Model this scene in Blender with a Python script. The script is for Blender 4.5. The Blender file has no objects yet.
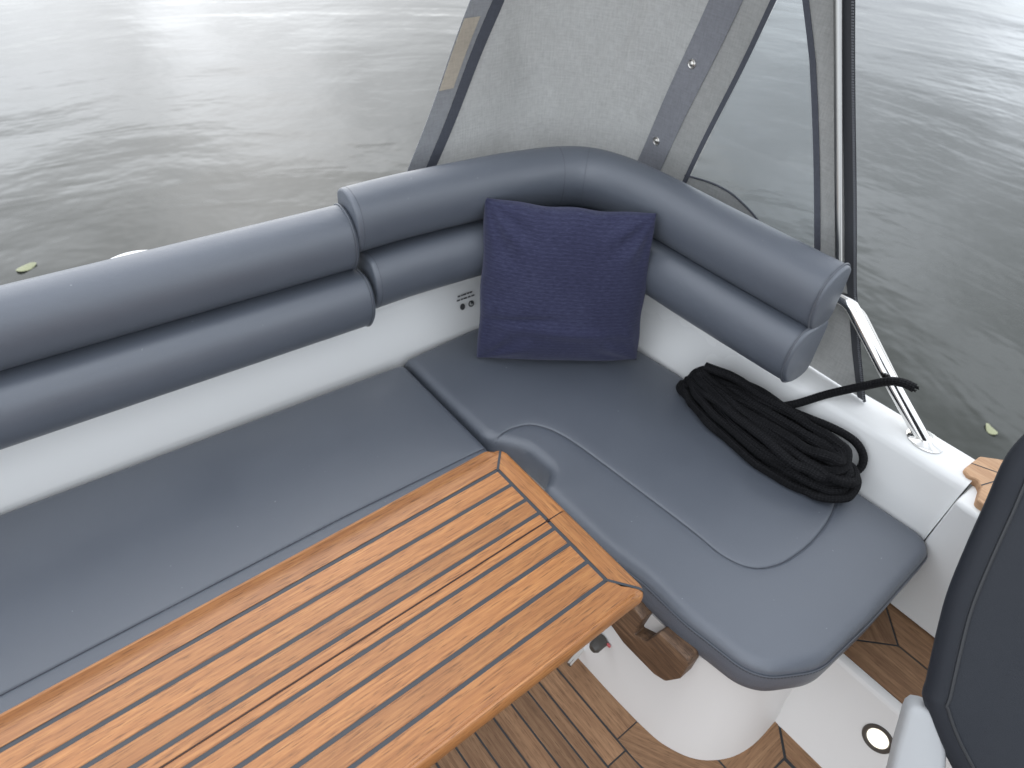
import bpy, bmesh, math, random
import numpy as np
from mathutils import Vector, Matrix
from mathutils.geometry import delaunay_2d_cdt
random.seed(7)
rng = np.random.default_rng(5)
sc = bpy.context.scene
COL = sc.collection
R = math.radians

# ------------------------------------------------------------------ helpers
OFF = {}

def link(o, parent=None):
    COL.objects.link(o)
    if parent is not None:
        o.parent = parent
    return o

def thing(name, label, cat, loc=(0, 0, 0), group=None):
    o = bpy.data.objects.new(name, None)
    o.empty_display_size = 0.05
    o.location = loc
    o['label'] = label
    o['category'] = cat
    if group:
        o['group'] = group
    OFF[o.name] = Vector(loc)
    return link(o)

class MB:
    """collects geometry (world coordinates) for one mesh object"""
    def __init__(s):
        s.v = []; s.f = []; s.m = []; s.g = []
    def add(s, verts, faces, mi=0, grain=None):
        b = len(s.v)
        s.v += [tuple(v) for v in verts]
        s.f += [tuple(i + b for i in f) for f in faces]
        s.m += [mi] * len(faces)
        s.g += (list(grain) if grain is not None else [(0, 0, 0)] * len(verts))
        return b
    def build(s, name, mats, parent=None, angle=40, weld=False, base=None):
        off = Vector((0, 0, 0))
        if parent is not None:
            off = OFF[parent.name]
        elif base is not None:
            off = Vector(base)
        me = bpy.data.meshes.new(name)
        me.from_pydata([(x - off.x, y - off.y, z - off.z) for x, y, z in s.v], [], s.f)
        if not isinstance(mats, (list, tuple)):
            mats = [mats]
        for m in mats:
            me.materials.append(m)
        me.polygons.foreach_set('material_index', s.m)
        a = me.attributes.new('grain', 'FLOAT_VECTOR', 'POINT')
        a.data.foreach_set('vector', np.array(s.g, dtype=np.float32).ravel())
        if weld:
            bm = bmesh.new(); bm.from_mesh(me)
            bmesh.ops.remove_doubles(bm, verts=bm.verts, dist=1e-5)
            bmesh.ops.recalc_face_normals(bm, faces=bm.faces)
            bm.to_mesh(me); bm.free()
        me.validate()
        me.polygons.foreach_set('use_smooth', [True] * len(me.polygons))
        if angle < 180:
            me.set_sharp_from_angle(angle=R(angle))
        me.update()
        o = bpy.data.objects.new(name, me)
        if parent is None and base is not None:
            o.location = off
        OFF[o.name] = off
        return link(o, parent)

def tag(o, label, cat, group=None):
    o['label'] = label; o['category'] = cat
    if group: o['group'] = group
    return o

def spline(pts, n=8, closed=False):
    """Catmull-Rom through pts"""
    P = np.array(pts, float); N = len(P); out = []
    segs = N if closed else N - 1
    for i in range(segs):
        if closed:
            p0, p1, p2, p3 = P[(i - 1) % N], P[i], P[(i + 1) % N], P[(i + 2) % N]
        else:
            p1, p2 = P[i], P[i + 1]
            p0 = P[i - 1] if i else 2 * p1 - p2
            p3 = P[i + 2] if i + 2 < N else 2 * p2 - p1
        for k in range(n):
            t = k / n
            out.append(.5 * (2 * p1 + (p2 - p0) * t + (2 * p0 - 5 * p1 + 4 * p2 - p3) * t * t + (3 * p1 - p0 - 3 * p2 + p3) * t ** 3))
    if not closed:
        out.append(P[-1])
    return np.array(out)

def resample(P, step, closed=False):
    P = np.array(P, float)
    if closed: P = np.vstack([P, P[:1]])
    d = np.r_[0, np.cumsum(np.linalg.norm(np.diff(P, axis=0), axis=1))]
    n = max(2, int(round(d[-1] / step)))
    t = np.linspace(0, d[-1], n + 1)
    if closed: t = t[:-1]
    return np.stack([np.interp(t, d, P[:, k]) for k in range(P.shape[1])], 1)

def fillet(pts, rads, n=8):
    """open polyline with rounded corners"""
    P = [np.array(p, float) for p in pts]; out = [P[0]]
    for i in range(1, len(P) - 1):
        r = rads[i] if isinstance(rads, (list, tuple)) else rads
        a = P[i - 1] - P[i]; b = P[i + 1] - P[i]
        la, lb = np.linalg.norm(a), np.linalg.norm(b); a /= la; b /= lb
        ang = math.acos(max(-1, min(1, a @ b)))
        if r <= 0 or abs(ang - math.pi) < 1e-3:
            out.append(P[i]); continue
        d = min(r / math.tan(ang / 2), la * .499, lb * .499); rr = d * math.tan(ang / 2)
        c = P[i] + (a + b) / np.linalg.norm(a + b) * (rr / math.sin(ang / 2))
        s, e = P[i] + a * d - c, P[i] + b * d - c
        tot = math.acos(max(-1, min(1, (s @ e) / rr / rr)))
        for k in range(n + 1):
            t = k / n
            out.append(c + (s * math.sin((1 - t) * tot) + e * math.sin(t * tot)) / math.sin(tot))
    out.append(P[-1])
    return np.array(out)

def normals2(P, closed=False):
    if closed:
        T = np.roll(P, -1, 0) - np.roll(P, 1, 0)
    else:
        T = np.gradient(P, axis=0)
    T /= np.linalg.norm(T, axis=1)[:, None] + 1e-12
    return np.stack([-T[:, 1], T[:, 0]], 1)      # left of travel

def tube(mb, P, r, n=10, mi=0, caps=True, closed=False, scale=None):
    P = np.array(P, float); N = len(P)
    T = (np.roll(P, -1, 0) - np.roll(P, 1, 0)) if closed else np.gradient(P, axis=0)
    T /= np.linalg.norm(T, axis=1)[:, None] + 1e-12
    u = np.cross(T[0], [0, 0, 1.]);
    if np.linalg.norm(u) < 1e-3: u = np.cross(T[0], [1., 0, 0])
    u /= np.linalg.norm(u)
    V = []; L = 0; G = []
    for i in range(N):
        u = u - T[i] * (u @ T[i]); u /= np.linalg.norm(u); w = np.cross(T[i], u)
        if i: L += np.linalg.norm(P[i] - P[i - 1])
        rr = r * (scale[i] if scale is not None else 1)
        for k in range(n):
            a = 2 * math.pi * k / n
            V.append(P[i] + rr * (math.cos(a) * u + math.sin(a) * w))
            G.append((L, a, 0))
    F = []
    for i in range(N if closed else N - 1):
        j = (i + 1) % N
        for k in range(n):
            F.append((i * n + k, i * n + (k + 1) % n, j * n + (k + 1) % n, j * n + k))
    if caps and not closed:
        F.append(tuple(reversed(range(n)))); F.append(tuple((N - 1) * n + k for k in range(n)))
    mb.add(V, F, mi, G)

def sweep(mb, prof, path, zoff=None, mi=0, closed_prof=True, caps=True, ends=None):
    """prof: (d,z) with d outward (left of travel); path: (x,y). ends: list of (s, scale) rings for puffed ends"""
    prof = np.array(prof, float); path = np.array(path, float)
    Nn = normals2(path); n = len(prof)
    s = np.r_[0, np.cumsum(np.linalg.norm(np.diff(path, axis=0), axis=1))]; Ltot = s[-1]
    cen = prof.mean(0)
    V = []; G = []
    for i in range(len(path)):
        pr = prof
        if ends:
            e = min(s[i], Ltot - s[i]); sd, amt = ends
            if e < sd:
                q = 1 - amt * (1 - math.sqrt(max(0, 1 - (1 - e / sd) ** 2)))
                pr = cen + (prof - cen) * q
        for (d, z) in pr:
            V.append((path[i, 0] + Nn[i, 0] * d, path[i, 1] + Nn[i, 1] * d, z + (zoff[i] if zoff is not None else 0)))
            G.append((s[i], d, z))
    F = []
    for i in range(len(path) - 1):
        for k in range(n if closed_prof else n - 1):
            k2 = (k + 1) % n
            F.append((i * n + k, (i + 1) * n + k, (i + 1) * n + k2, i * n + k2))
    if caps and closed_prof:
        F.append(tuple(range(n))); F.append(tuple((len(path) - 1) * n + k for k in reversed(range(n))))
    mb.add(V, F, mi, G)

def box(mb, x0, x1, y0, y1, z0, z1, mi=0):
    v = [(x0, y0, z0), (x1, y0, z0), (x1, y1, z0), (x0, y1, z0), (x0, y0, z1), (x1, y0, z1), (x1, y1, z1), (x0, y1, z1)]
    mb.add(v, [(3, 2, 1, 0), (4, 5, 6, 7), (0, 1, 5, 4), (1, 2, 6, 5), (2, 3, 7, 6), (3, 0, 4, 7)], mi)

def poly_area(P):
    P = np.array(P); x, y = P[:, 0], P[:, 1]
    return .5 * np.sum(x * np.roll(y, -1) - np.roll(x, -1) * y)

def plank(mb, poly, z0, z1, ang=0.0, mi=0, bev=.0009):
    """flat board with a softened top edge; ang = grain direction"""
    P = np.array(poly, float)
    if poly_area(P) < 0: P = P[::-1]
    Nn = -normals2(P, True); n = len(P)           # outward for ccw
    inn = P - Nn * bev
    seed = random.random() * 50
    ca, sa = math.cos(ang), math.sin(ang)
    rings = [(P, z0), (P, z1 - bev), (inn, z1)]
    V = []; G = []
    for Q, z in rings:
        for x, y in Q:
            V.append((x, y, z)); G.append((x * ca + y * sa + seed * 3, -x * sa + y * ca + seed, z + seed))
    F = []
    for r in range(2):
        for k in range(n):
            k2 = (k + 1) % n
            F.append((r * n + k, r * n + k2, (r + 1) * n + k2, (r + 1) * n + k))
    F.append(tuple(2 * n + k for k in range(n))); F.append(tuple(reversed(range(n))))
    mb.add(V, F, mi, G)

def prism(mb, poly3, ext, mi=0, bev=.003):
    """planar outline (3-D points) pushed along ext with softened rims"""
    P = np.array(poly3, float); E = np.array(ext, float); n = len(P)
    L = np.linalg.norm(E); e = E / L; c = P.mean(0)
    T = np.roll(P, -1, 0) - np.roll(P, 1, 0); T /= np.linalg.norm(T, axis=1)[:, None]
    Nn = np.cross(T, e)
    if np.sum((P - c) * Nn) < 0: Nn = -Nn
    rings = [P - Nn * bev, P + e * bev * .3 - Nn * bev * .3, P + e * bev, P + e * (L - bev), P + e * (L - bev * .3) - Nn * bev * .3, P + E - Nn * bev]
    V = [tuple(p) for r in rings for p in r]
    F = []
    for r in range(5):
        for k in range(n):
            k2 = (k + 1) % n
            F.append((r * n + k, r * n + k2, (r + 1) * n + k2, (r + 1) * n + k))
    F.append(tuple(reversed(range(n)))); F.append(tuple(5 * n + k for k in range(n)))
    mb.add(V, F, mi, [(p[1], p[2], p[0]) for p in V])

def seg_dist(Q, P, closed=False):
    P = np.array(P); A = P if closed else P[:-1]; B = np.roll(P, -1, 0) if closed else P[1:]
    out = np.full(len(Q), 1e9)
    for a, b in zip(A, B):
        ab = b - a; t = np.clip(((Q - a) @ ab) / (ab @ ab + 1e-15), 0, 1)
        out = np.minimum(out, np.linalg.norm(Q - (a + t[:, None] * ab), axis=1))
    return out

def inside(Q, P):
    x, y = Q[:, 0], Q[:, 1]; c = np.zeros(len(Q), bool); n = len(P)
    for i in range(n):
        x1, y1 = P[i]; x2, y2 = P[(i + 1) % n]
        k = (y1 > y) != (y2 > y)
        c ^= k & (x < (x2 - x1) * (y - y1) / (y2 - y1 + 1e-15) + x1)
    return c

# ------------------------------------------------------------------ node helpers
def mat(name):
    m = bpy.data.materials.new(name); m.use_nodes = True
    nt = m.node_tree; b = nt.nodes['Principled BSDF']
    return m, nt, b

def N(nt, typ, **kw):
    n = nt.nodes.new(typ)
    for k, v in kw.items():
        if k in n.inputs: n.inputs[k].default_value = v
        else: setattr(n, k, v)
    return n

def L(nt, a, b): nt.links.new(a, b)

def ramp(nt, stops, src=None, interp='LINEAR'):
    r = nt.nodes.new('ShaderNodeValToRGB'); r.color_ramp.interpolation = interp
    e = r.color_ramp.elements
    while len(e) < len(stops): e.new(.5)
    for i, (p, c) in enumerate(stops):
        e[i].position = p
        e[i].color = (c, c, c, 1) if not isinstance(c, (tuple, list)) else (*c, 1)
    if src: L(nt, src, r.inputs[0])
    return r

def mapped(nt, scale, coord='Object', rot=(0, 0, 0)):
    if coord == 'grain':
        t = N(nt, 'ShaderNodeAttribute', attribute_name='grain'); o = t.outputs['Vector']
    else:
        t = N(nt, 'ShaderNodeTexCoord'); o = t.outputs[coord]
    m = N(nt, 'ShaderNodeMapping'); m.inputs['Scale'].default_value = scale; m.inputs['Rotation'].default_value = rot
    L(nt, o, m.inputs[0]); return m.outputs[0]

def noise(nt, vec, scale, detail=3, rough=.5, dist=0):
    n = N(nt, 'ShaderNodeTexNoise', Scale=scale, Detail=detail, Roughness=rough, Distortion=dist)
    if vec is not None: L(nt, vec, n.inputs['Vector'])
    return n

def mixc(nt, a, b, fac, mode='MIX'):
    m = N(nt, 'ShaderNodeMix', data_type='RGBA', blend_type=mode)
    for sock, v in ((m.inputs[6], a), (m.inputs[7], b), (m.inputs[0], fac)):
        if hasattr(v, 'is_linked'): L(nt, v, sock)
        elif isinstance(v, (tuple, list)): sock.default_value = (*v, 1)
        else: sock.default_value = v
    return m.outputs[2]

def bump(nt, b, h, dist, strength=1.0, prev=None):
    n = N(nt, 'ShaderNodeBump', Strength=strength, Distance=dist)
    L(nt, h, n.inputs['Height'])
    if prev is not None: L(nt, prev, n.inputs['Normal'])
    if b is not None: L(nt, n.outputs[0], b.inputs['Normal'])
    return n.outputs[0]

def math_n(nt, op, a, b=None):
    m = N(nt, 'ShaderNodeMath', operation=op)
    for i, v in enumerate((a, b)):
        if v is None: continue
        if hasattr(v, 'is_linked'): L(nt, v, m.inputs[i])
        else: m.inputs[i].default_value = v
    return m.outputs[0]

# ------------------------------------------------------------------ materials
def leather(name, c, rough=.42, specks=True):
    m, nt, b = mat(name)
    o = mapped(nt, (1, 1, 1))
    n1 = noise(nt, o, 9, 4, .55); n2 = noise(nt, o, 900, 2, .5)
    v = N(nt, 'ShaderNodeTexVoronoi', Scale=620.0, feature='DISTANCE_TO_EDGE'); L(nt, o, v.inputs['Vector'])
    cc = mixc(nt, tuple(x * .93 for x in c), tuple(x * 1.07 for x in c), n1.outputs[0])
    if specks:
        sp = noise(nt, o, 120, 1, .5)
        k = ramp(nt, [(.80, 0), (.815, .3)], sp.outputs[0])
        cc = mixc(nt, cc, (.42, .42, .42), k.outputs[0])
    L(nt, cc, b.inputs['Base Color'])
    rr = ramp(nt, [(.3, rough - .05), (.7, rough + .07)], n1.outputs[0]); L(nt, rr.outputs[0], b.inputs['Roughness'])
    vr = ramp(nt, [(0, 0), (.12, 1)], v.outputs['Distance'])
    p = bump(nt, None, vr.outputs[0], .00018, .5)
    p = bump(nt, None, n2.outputs[0], .0002, .4, p)
    n3 = noise(nt, o, 14, 2, .5)
    bump(nt, b, n3.outputs[0], .003, .25, p)
    b.inputs['Specular IOR Level'].default_value = .85 if specks else .3
    return m

def wood(name, dark, mid, light, rough=.45, pores=.5, vary=.25, gl=0.0, scl=1.0):
    m, nt, b = mat(name)
    g = mapped(nt, (2.2 * scl, 42 * scl, 42 * scl), 'grain')
    gp = mapped(nt, (34, 560, 560), 'grain')
    gw = mapped(nt, (.9, 7, 7), 'grain')
    n1 = noise(nt, g, 2.4, 6, .62, .5); n2 = noise(nt, gp, 1.0, 3, .55); n3 = noise(nt, gw, 1.6, 3, .5)
    r1 = ramp(nt, [(.28, dark), (.5, mid), (.72, light)], n1.outputs[0])
    geo = N(nt, 'ShaderNodeNewGeometry')
    hs = N(nt, 'ShaderNodeHueSaturation')
    L(nt, r1.outputs[0], hs.inputs['Color'])
    vv = N(nt, 'ShaderNodeMapRange'); L(nt, geo.outputs['Random Per Island'], vv.inputs[0])
    vv.inputs[3].default_value = 1 - vary; vv.inputs[4].default_value = 1 + vary
    L(nt, vv.outputs[0], hs.inputs['Value'])
    w = ramp(nt, [(.3, .88), (.7, 1.10)], n3.outputs[0])
    c = mixc(nt, hs.outputs[0], w.outputs[0], 1.0, 'MULTIPLY')
    pr = ramp(nt, [(.30, pores), (.46, 0)], n2.outputs[0])
    c = mixc(nt, c, tuple(x * .45 for x in dark), pr.outputs[0])
    L(nt, c, b.inputs['Base Color'])
    rr = ramp(nt, [(.3, rough + .1), (.6, rough)], n2.outputs[0]); L(nt, rr.outputs[0], b.inputs['Roughness'])
    p = bump(nt, None, n2.outputs[0], .0006, .35)
    bump(nt, b, n1.outputs[0], .001, .15, p)
    b.inputs['Coat Weight'].default_value = gl; b.inputs['Coat Roughness'].default_value = .35
    return m

def plain(name, c, rough=.5, metal=0, nscale=8, vary=.06, bscale=0, bd=0):
    m, nt, b = mat(name)
    o = mapped(nt, (1, 1, 1)); n1 = noise(nt, o, nscale, 4, .55)
    L(nt, mixc(nt, tuple(x * (1 - vary) for x in c), tuple(min(1, x * (1 + vary)) for x in c), n1.outputs[0]), b.inputs['Base Color'])
    rr = ramp(nt, [(.3, max(.02, rough * .85)), (.7, min(1, rough * 1.15))], n1.outputs[0]); L(nt, rr.outputs[0], b.inputs['Roughness'])
    b.inputs['Metallic'].default_value = metal
    if bscale:
        n2 = noise(nt, o, bscale, 3, .5); bump(nt, b, n2.outputs[0], bd, .5)
    return m

def cloth(name, c, weave=900, trans=.0, vary=.12, tint=None):
    """woven sheet: fine crossing threads, lets some light through"""
    m, nt, b = mat(name)
    o = mapped(nt, (1, 1, 1))
    g = mapped(nt, (1, 1, 1), 'grain')
    w1 = N(nt, 'ShaderNodeTexWave', wave_type='BANDS', bands_direction='X', Scale=weave / 20); L(nt, g, w1.inputs[0]); w1.inputs['Distortion'].default_value = 2.0; w1.inputs['Detail Scale'].default_value = 3
    w2 = N(nt, 'ShaderNodeTexWave', wave_type='BANDS', bands_direction='Y', Scale=weave / 20); L(nt, g, w2.inputs[0]); w2.inputs['Distortion'].default_value = 2.0; w2.inputs['Detail Scale'].default_value = 3
    n1 = noise(nt, o, 6, 5, .6); n2 = noise(nt, mapped(nt, (40, 260, 1), 'grain'), 1.0, 4, .65); n4 = noise(nt, mapped(nt, (260, 40, 1), 'grain'), 1.0, 4, .65)
    a = math_n(nt, 'MULTIPLY', w1.outputs[1] if False else w1.outputs['Fac'], w2.outputs['Fac'])
    th = math_n(nt, 'ADD', n2.outputs[0], n4.outputs[0])
    c1 = mixc(nt, tuple(x * (1 - vary) for x in c), tuple(min(1, x * (1 + vary)) for x in c), n1.outputs[0])
    k = ramp(nt, [(.62, .72), (1.3, 1.12)], None); th2 = math_n(nt, 'MULTIPLY', th, .77); L(nt, th2, k.inputs[0])
    k.color_ramp.elements[0].position = .55; k.color_ramp.elements[1].position = .95
    k.color_ramp.elements[0].color = (.86, .86, .86, 1); k.color_ramp.elements[1].color = (1.06, 1.06, 1.06, 1)
    c2 = mixc(nt, c1, k.outputs[0], 1.0, 'MULTIPLY')
    L(nt, c2, b.inputs['Base Color']); b.inputs['Roughness'].default_value = .9
    b.inputs['Specular IOR Level'].default_value = .15
    p = bump(nt, None, a, .0006, .5)
    nb = bump(nt, b, th, .0012, .4, p)
    if trans > 0:
        out = nt.nodes['Material Output']
        t = N(nt, 'ShaderNodeBsdfTranslucent'); L(nt, c2, t.inputs[0]); L(nt, nb, t.inputs['Normal'])
        mx = N(nt, 'ShaderNodeMixShader'); mx.inputs[0].default_value = trans
        L(nt, b.outputs[0], mx.inputs[1]); L(nt, t.outputs[0], mx.inputs[2]); L(nt, mx.outputs[0], out.inputs[0])
    return m

LEATHER = leather('grey_leather', (.092, .104, .127), .37)
PIPING = plain('piping_leather', (.08, .088, .105), .38)
STITCH = plain('stitch_thread', (.06, .066, .08), .6)
CHARCOAL = leather('charcoal_vinyl', (.016, .0185, .0245), .55, False)
CHARPIPE = plain('charcoal_piping', (.018, .019, .022), .45)
GEL = plain('white_gelcoat', (.73, .73, .72), .30, nscale=2, vary=.008)
GELWARM = plain('white_moulding', (.66, .64, .62), .42, nscale=4, vary=.03)
SEATSHELL = plain('white_plastic', (.36, .365, .37), .5, vary=.03, bscale=900, bd=.0003)
TEAK = wood('varnished_teak', (.24, .091, .027), (.34, .139, .043), (.44, .202, .066), .40, .85, .10, .12, 2.5)
SOLE = wood('weathered_teak', (.155, .078, .038), (.235, .127, .064), (.32, .185, .098), .7, .7, .2, 0, 1.4)
OLDWOOD = wood('dark_teak', (.055, .03, .017), (.12, .066, .036), (.22, .13, .075), .55, .8, .1, .1)
PADWOOD = wood('raw_teak', (.36, .2, .11), (.5, .3, .17), (.6, .4, .25), .7, .4, .1)
SLITSHADE = plain('slit_shade', (.03, .010, .006), .7)
CAULK = plain('black_caulking', (.022, .024, .027), .6)
CAULKT = plain('dark_grey_caulking', (.035, .04, .048), .55)
STEEL = plain('stainless_steel', (.78, .77, .75), .13, 1.0, vary=.03)
STEELD = plain('satin_steel', (.62, .6, .57), .3, 1.0, vary=.05)
POLE = plain('dull_steel', (.36, .355, .345), .3, 1.0, vary=.05)
ROPE, nt, b = mat('black_rope')
g = mapped(nt, (1, 1, 1), 'grain')
sx = N(nt, 'ShaderNodeSeparateXYZ'); L(nt, g, sx.inputs[0])
ph1 = math_n(nt, 'SINE', math_n(nt, 'ADD', math_n(nt, 'MULTIPLY', sx.outputs[0], 520), math_n(nt, 'MULTIPLY', sx.outputs[1], 6)))
ph2 = math_n(nt, 'SINE', math_n(nt, 'SUBTRACT', math_n(nt, 'MULTIPLY', sx.outputs[0], 520), math_n(nt, 'MULTIPLY', sx.outputs[1], 6)))
hh = math_n(nt, 'MULTIPLY', ph1, ph2)
rc = ramp(nt, [(0, (.004, .004, .005)), (1, (.012, .012, .014))], hh); L(nt, rc.outputs[0], b.inputs['Base Color'])
b.inputs['Roughness'].default_value = .8; b.inputs['Specular IOR Level'].default_value = .22
bump(nt, b, hh, .0015, .6)

CANVAS = cloth('grey_canvas', (.60, .60, .59), 900, .46)
CANVASL = cloth('pale_grey_canvas', (.49, .49, .48), 900, .45)
BAND = cloth('slate_webbing', (.28, .285, .31), 700, .2, .08)
HEM = cloth('mid_grey_webbing', (.36, .365, .38), 700, .25)
TRIM = cloth('dark_grey_binding', (.085, .09, .108), 600, 0, .1)
VELCRO = cloth('tan_velcro', (.52, .46, .38), 300, .15, .25)
ZIPM = plain('black_zip_tape', (.042, .044, .05), .6, bscale=600, bd=.0006)
ZIPT = plain('zip_teeth', (.16, .165, .18), .35)

CUSH, nt, b = mat('navy_cord')
o = mapped(nt, (1, 1, 1), 'grain')
n1 = noise(nt, o, 5, 4, .6); wv = N(nt, 'ShaderNodeTexWave', wave_type='BANDS', bands_direction='Y', Scale=34.0); L(nt, o, wv.inputs[0])
wv.inputs['Distortion'].default_value = 2.2; wv.inputs['Detail'].default_value = 3; wv.inputs['Detail Scale'].default_value = 6
st = noise(nt, mapped(nt, (70, 420, 1), 'grain'), 1.0, 4, .65)
k = math_n(nt, 'ADD', math_n(nt, 'MULTIPLY', wv.outputs['Fac'], .10), math_n(nt, 'MULTIPLY', st.outputs[0], .90))
k = math_n(nt, 'ADD', math_n(nt, 'MULTIPLY', k, .7), math_n(nt, 'MULTIPLY', n1.outputs[0], .3))
rc = ramp(nt, [(.3, (.017, .018, .041)), (.5, (.031, .033, .070)), (.7, (.058, .062, .112))], k)
L(nt, rc.outputs[0], b.inputs['Base Color']); b.inputs['Roughness'].default_value = .9; b.inputs['Specular IOR Level'].default_value = .2
b.inputs['Sheen Weight'].default_value = .2; b.inputs['Sheen Roughness'].default_value = .5; b.inputs['Sheen Tint'].default_value = (.6, .62, .8, 1)
bump(nt, b, k, .0022, .5)

VINYL, nt, b = mat('clear_vinyl')
out = nt.nodes['Material Output']; tr = N(nt, 'ShaderNodeBsdfTransparent'); tr.inputs[0].default_value = (.93, .945, .95, 1)
gl = N(nt, 'ShaderNodeBsdfGlossy', Roughness=.08); df = N(nt, 'ShaderNodeBsdfDiffuse'); df.inputs[0].default_value = (.8, .82, .84, 1)
lw = N(nt, 'ShaderNodeFresnel', IOR=1.35)
m1 = N(nt, 'ShaderNodeMixShader'); m1.inputs[0].default_value = .05; L(nt, tr.outputs[0], m1.inputs[1]); L(nt, df.outputs[0], m1.inputs[2])
m2 = N(nt, 'ShaderNodeMixShader'); L(nt, lw.outputs[0], m2.inputs[0]); L(nt, m1.outputs[0], m2.inputs[1]); L(nt, gl.outputs[0], m2.inputs[2])
L(nt, m2.outputs[0], out.inputs[0])
o = mapped(nt, (1, 1, 1)); nn = noise(nt, o, 9, 2); bb = N(nt, 'ShaderNodeBump', Strength=.15, Distance=.01); L(nt, nn.outputs[0], bb.inputs['Height']); L(nt, bb.outputs[0], gl.inputs['Normal'])

BEZEL = plain('dark_bezel', (.06, .05, .042), .4)
LENS, nt, b = mat('lit_lens')
o = mapped(nt, (1, 1, 1)); v = N(nt, 'ShaderNodeTexVoronoi', Scale=210.0); L(nt, o, v.inputs['Vector'])
rc = ramp(nt, [(0, (1, .96, .86)), (.55, (.9, .83, .68))], v.outputs['Distance'])
b.inputs['Base Color'].default_value = (.7, .66, .55, 1); L(nt, rc.outputs[0], b.inputs['Emission Color']); b.inputs['Emission Strength'].default_value = .75
INK = plain('black_print', (.06, .06, .063), .5)
RED = plain('red_mark', (.55, .12, .13), .5)
LEAF = plain('yellow_leaf', (.27, .28, .17), .7, vary=.3)

# ------------------------------------------------------------------ boat
boat = thing('motorboat', 'white motorboat cockpit with teak sole, moulded seat base and low coaming around the corner', 'boat', (.5, .6, 0))

# coaming: inner panel, ledge, outer side, as one swept moulding around the corner
cpath = fillet([(-1.3, 1.262), (-.3, 1.204), (.80, 1.148), (1.158, 1.12), (1.170, .80), (1.200, .30), (1.205, .083)], [0, 1, 1, .13, 1, .6, 0], 10)
cpath = resample(cpath, .02)
cprof = [(.02, .16), (.0, .36), (.0, .425), (.012, .470), (.031, .530), (.0345, .5405), (.041, .5455), (.052, .5475), (.115, .5485), (.124, .546), (.131, .538), (.134, .525), (.18, .16), (.22, -.45), (.10, -.45), (.10, .16)]
m = MB(); sweep(m, cprof, cpath); m.build('coaming', GEL, boat, 35)
# gate block beyond the end of the coaming
gp = fillet([(1.186, .22), (1.197, .40), (1.2, .538), (1.36, .543), (1.40, .2)], [0, .3, .012, .02, 0], 6)
m = MB()
prism(m, [(x, .081, z) for x, z in gp], (0, -.9, 0), bev=.008); m.build('gate_block', GEL, boat, 35)

# seat base (pedestal) with draft: flares outward to the foot
ped = np.vstack([fillet([(-1.3, .76), (.60, .76), (.653, .70), (.655, .45)], [0, .04, .04, 0], 12), spline([(.655, .44), (.658, .32), (.665, .224), (.676, .180), (.698, .138), (.729, .108), (.774, .084), (.831, .073), (.90, .074), (.915, .074), (1.0, .078)], 8)])
ped = resample(ped, .012)
pp = [(0, -.004), (.0, .006), (.010, .06), (.026, .33), (.20, .335)]
m = MB(); sweep(m, pp, ped, closed_prof=False); m.build('seat_base', GELWARM, boat, 60)
m = MB(); box(m, -1.3, 1.16, .80, 1.14, .28, .333); box(m, .76, 1.19, .20, .80, .28, .333); m.build('seat_shelf', GELWARM, boat)

# teak sole : boards on black caulking
m = MB()
box(m, -1.3, 1.0, -1.2, .80, -.03, -.0012, 1)
Z0, Z1 = -.02, 0.0
g2 = .0022
xs = [.600, .547, .514, .468, .419, .370, .321, .272, .223, .174, .125, .076, .027]
while xs[-1] > -1.25: xs.append(xs[-1] - .049)
for a, b_ in zip(xs[:-1], xs[1:]):
    yy = .79; cuts = [.79]
    if random.random() < .6: cuts.append(random.uniform(-.7, .6))
    cuts.append(-1.2)
    if a == .600: cuts = [.79, .232, -1.2]
    for c0, c1 in zip(cuts[:-1], cuts[1:]):
        if a == .600 and c0 < .3:
            continue
        plank(m, [(b_ + g2, c1 + g2 * .6), (a - g2, c1 + g2 * .6), (a - g2, c0 - g2 * .6), (b_ + g2, c0 - g2 * .6)], Z0, Z1, math.pi / 2)
# margin board beside the pedestal and its curved continuation
plank(m, [(.600 + g2, .258 + g2 * .6), (.70, .258 + g2 * .6), (.69, .79), (.600 + g2, .79)], Z0, Z1, math.pi / 2)
inner = fillet([(.600 + g2, .258 - g2 * .6), (.600 + g2, .195), (.640, .055), (.739, .022)], [0, .2, .075, 0], 8)
plank(m, list(inner) + [(.739, .2), (.70, .258 - g2 * .6)], Z0, Z1, math.pi / 2 + .5)
plank(m, [(.743, .022), (.856, .018), (.911, .073), (.911, .2), (.743, .2)], Z0, Z1, 0)
plank(m, [(.858 + g2, .014), (.858 + g2, -1.2), (.915, -1.2), (.915, .070)], Z0, Z1, math.pi / 2)
# king boards filling between
plank(m, [(.549, .230), (.598, .230), (.600, .19), (.636, .052), (.736, .019), (.852, .014), (.852, -.032), (.549, -.032)], Z0, Z1, math.pi / 2)
for x0 in np.arange(.549, .84, .0505):
    plank(m, [(x0 + g2, -.036), (min(x0 + .0505, .852) - g2, -.036), (min(x0 + .0505, .852) - g2, -1.2), (x0 + g2, -1.2)], Z0, Z1, math.pi / 2)
m.build('teak_sole', [SOLE, CAULK], boat)

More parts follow.
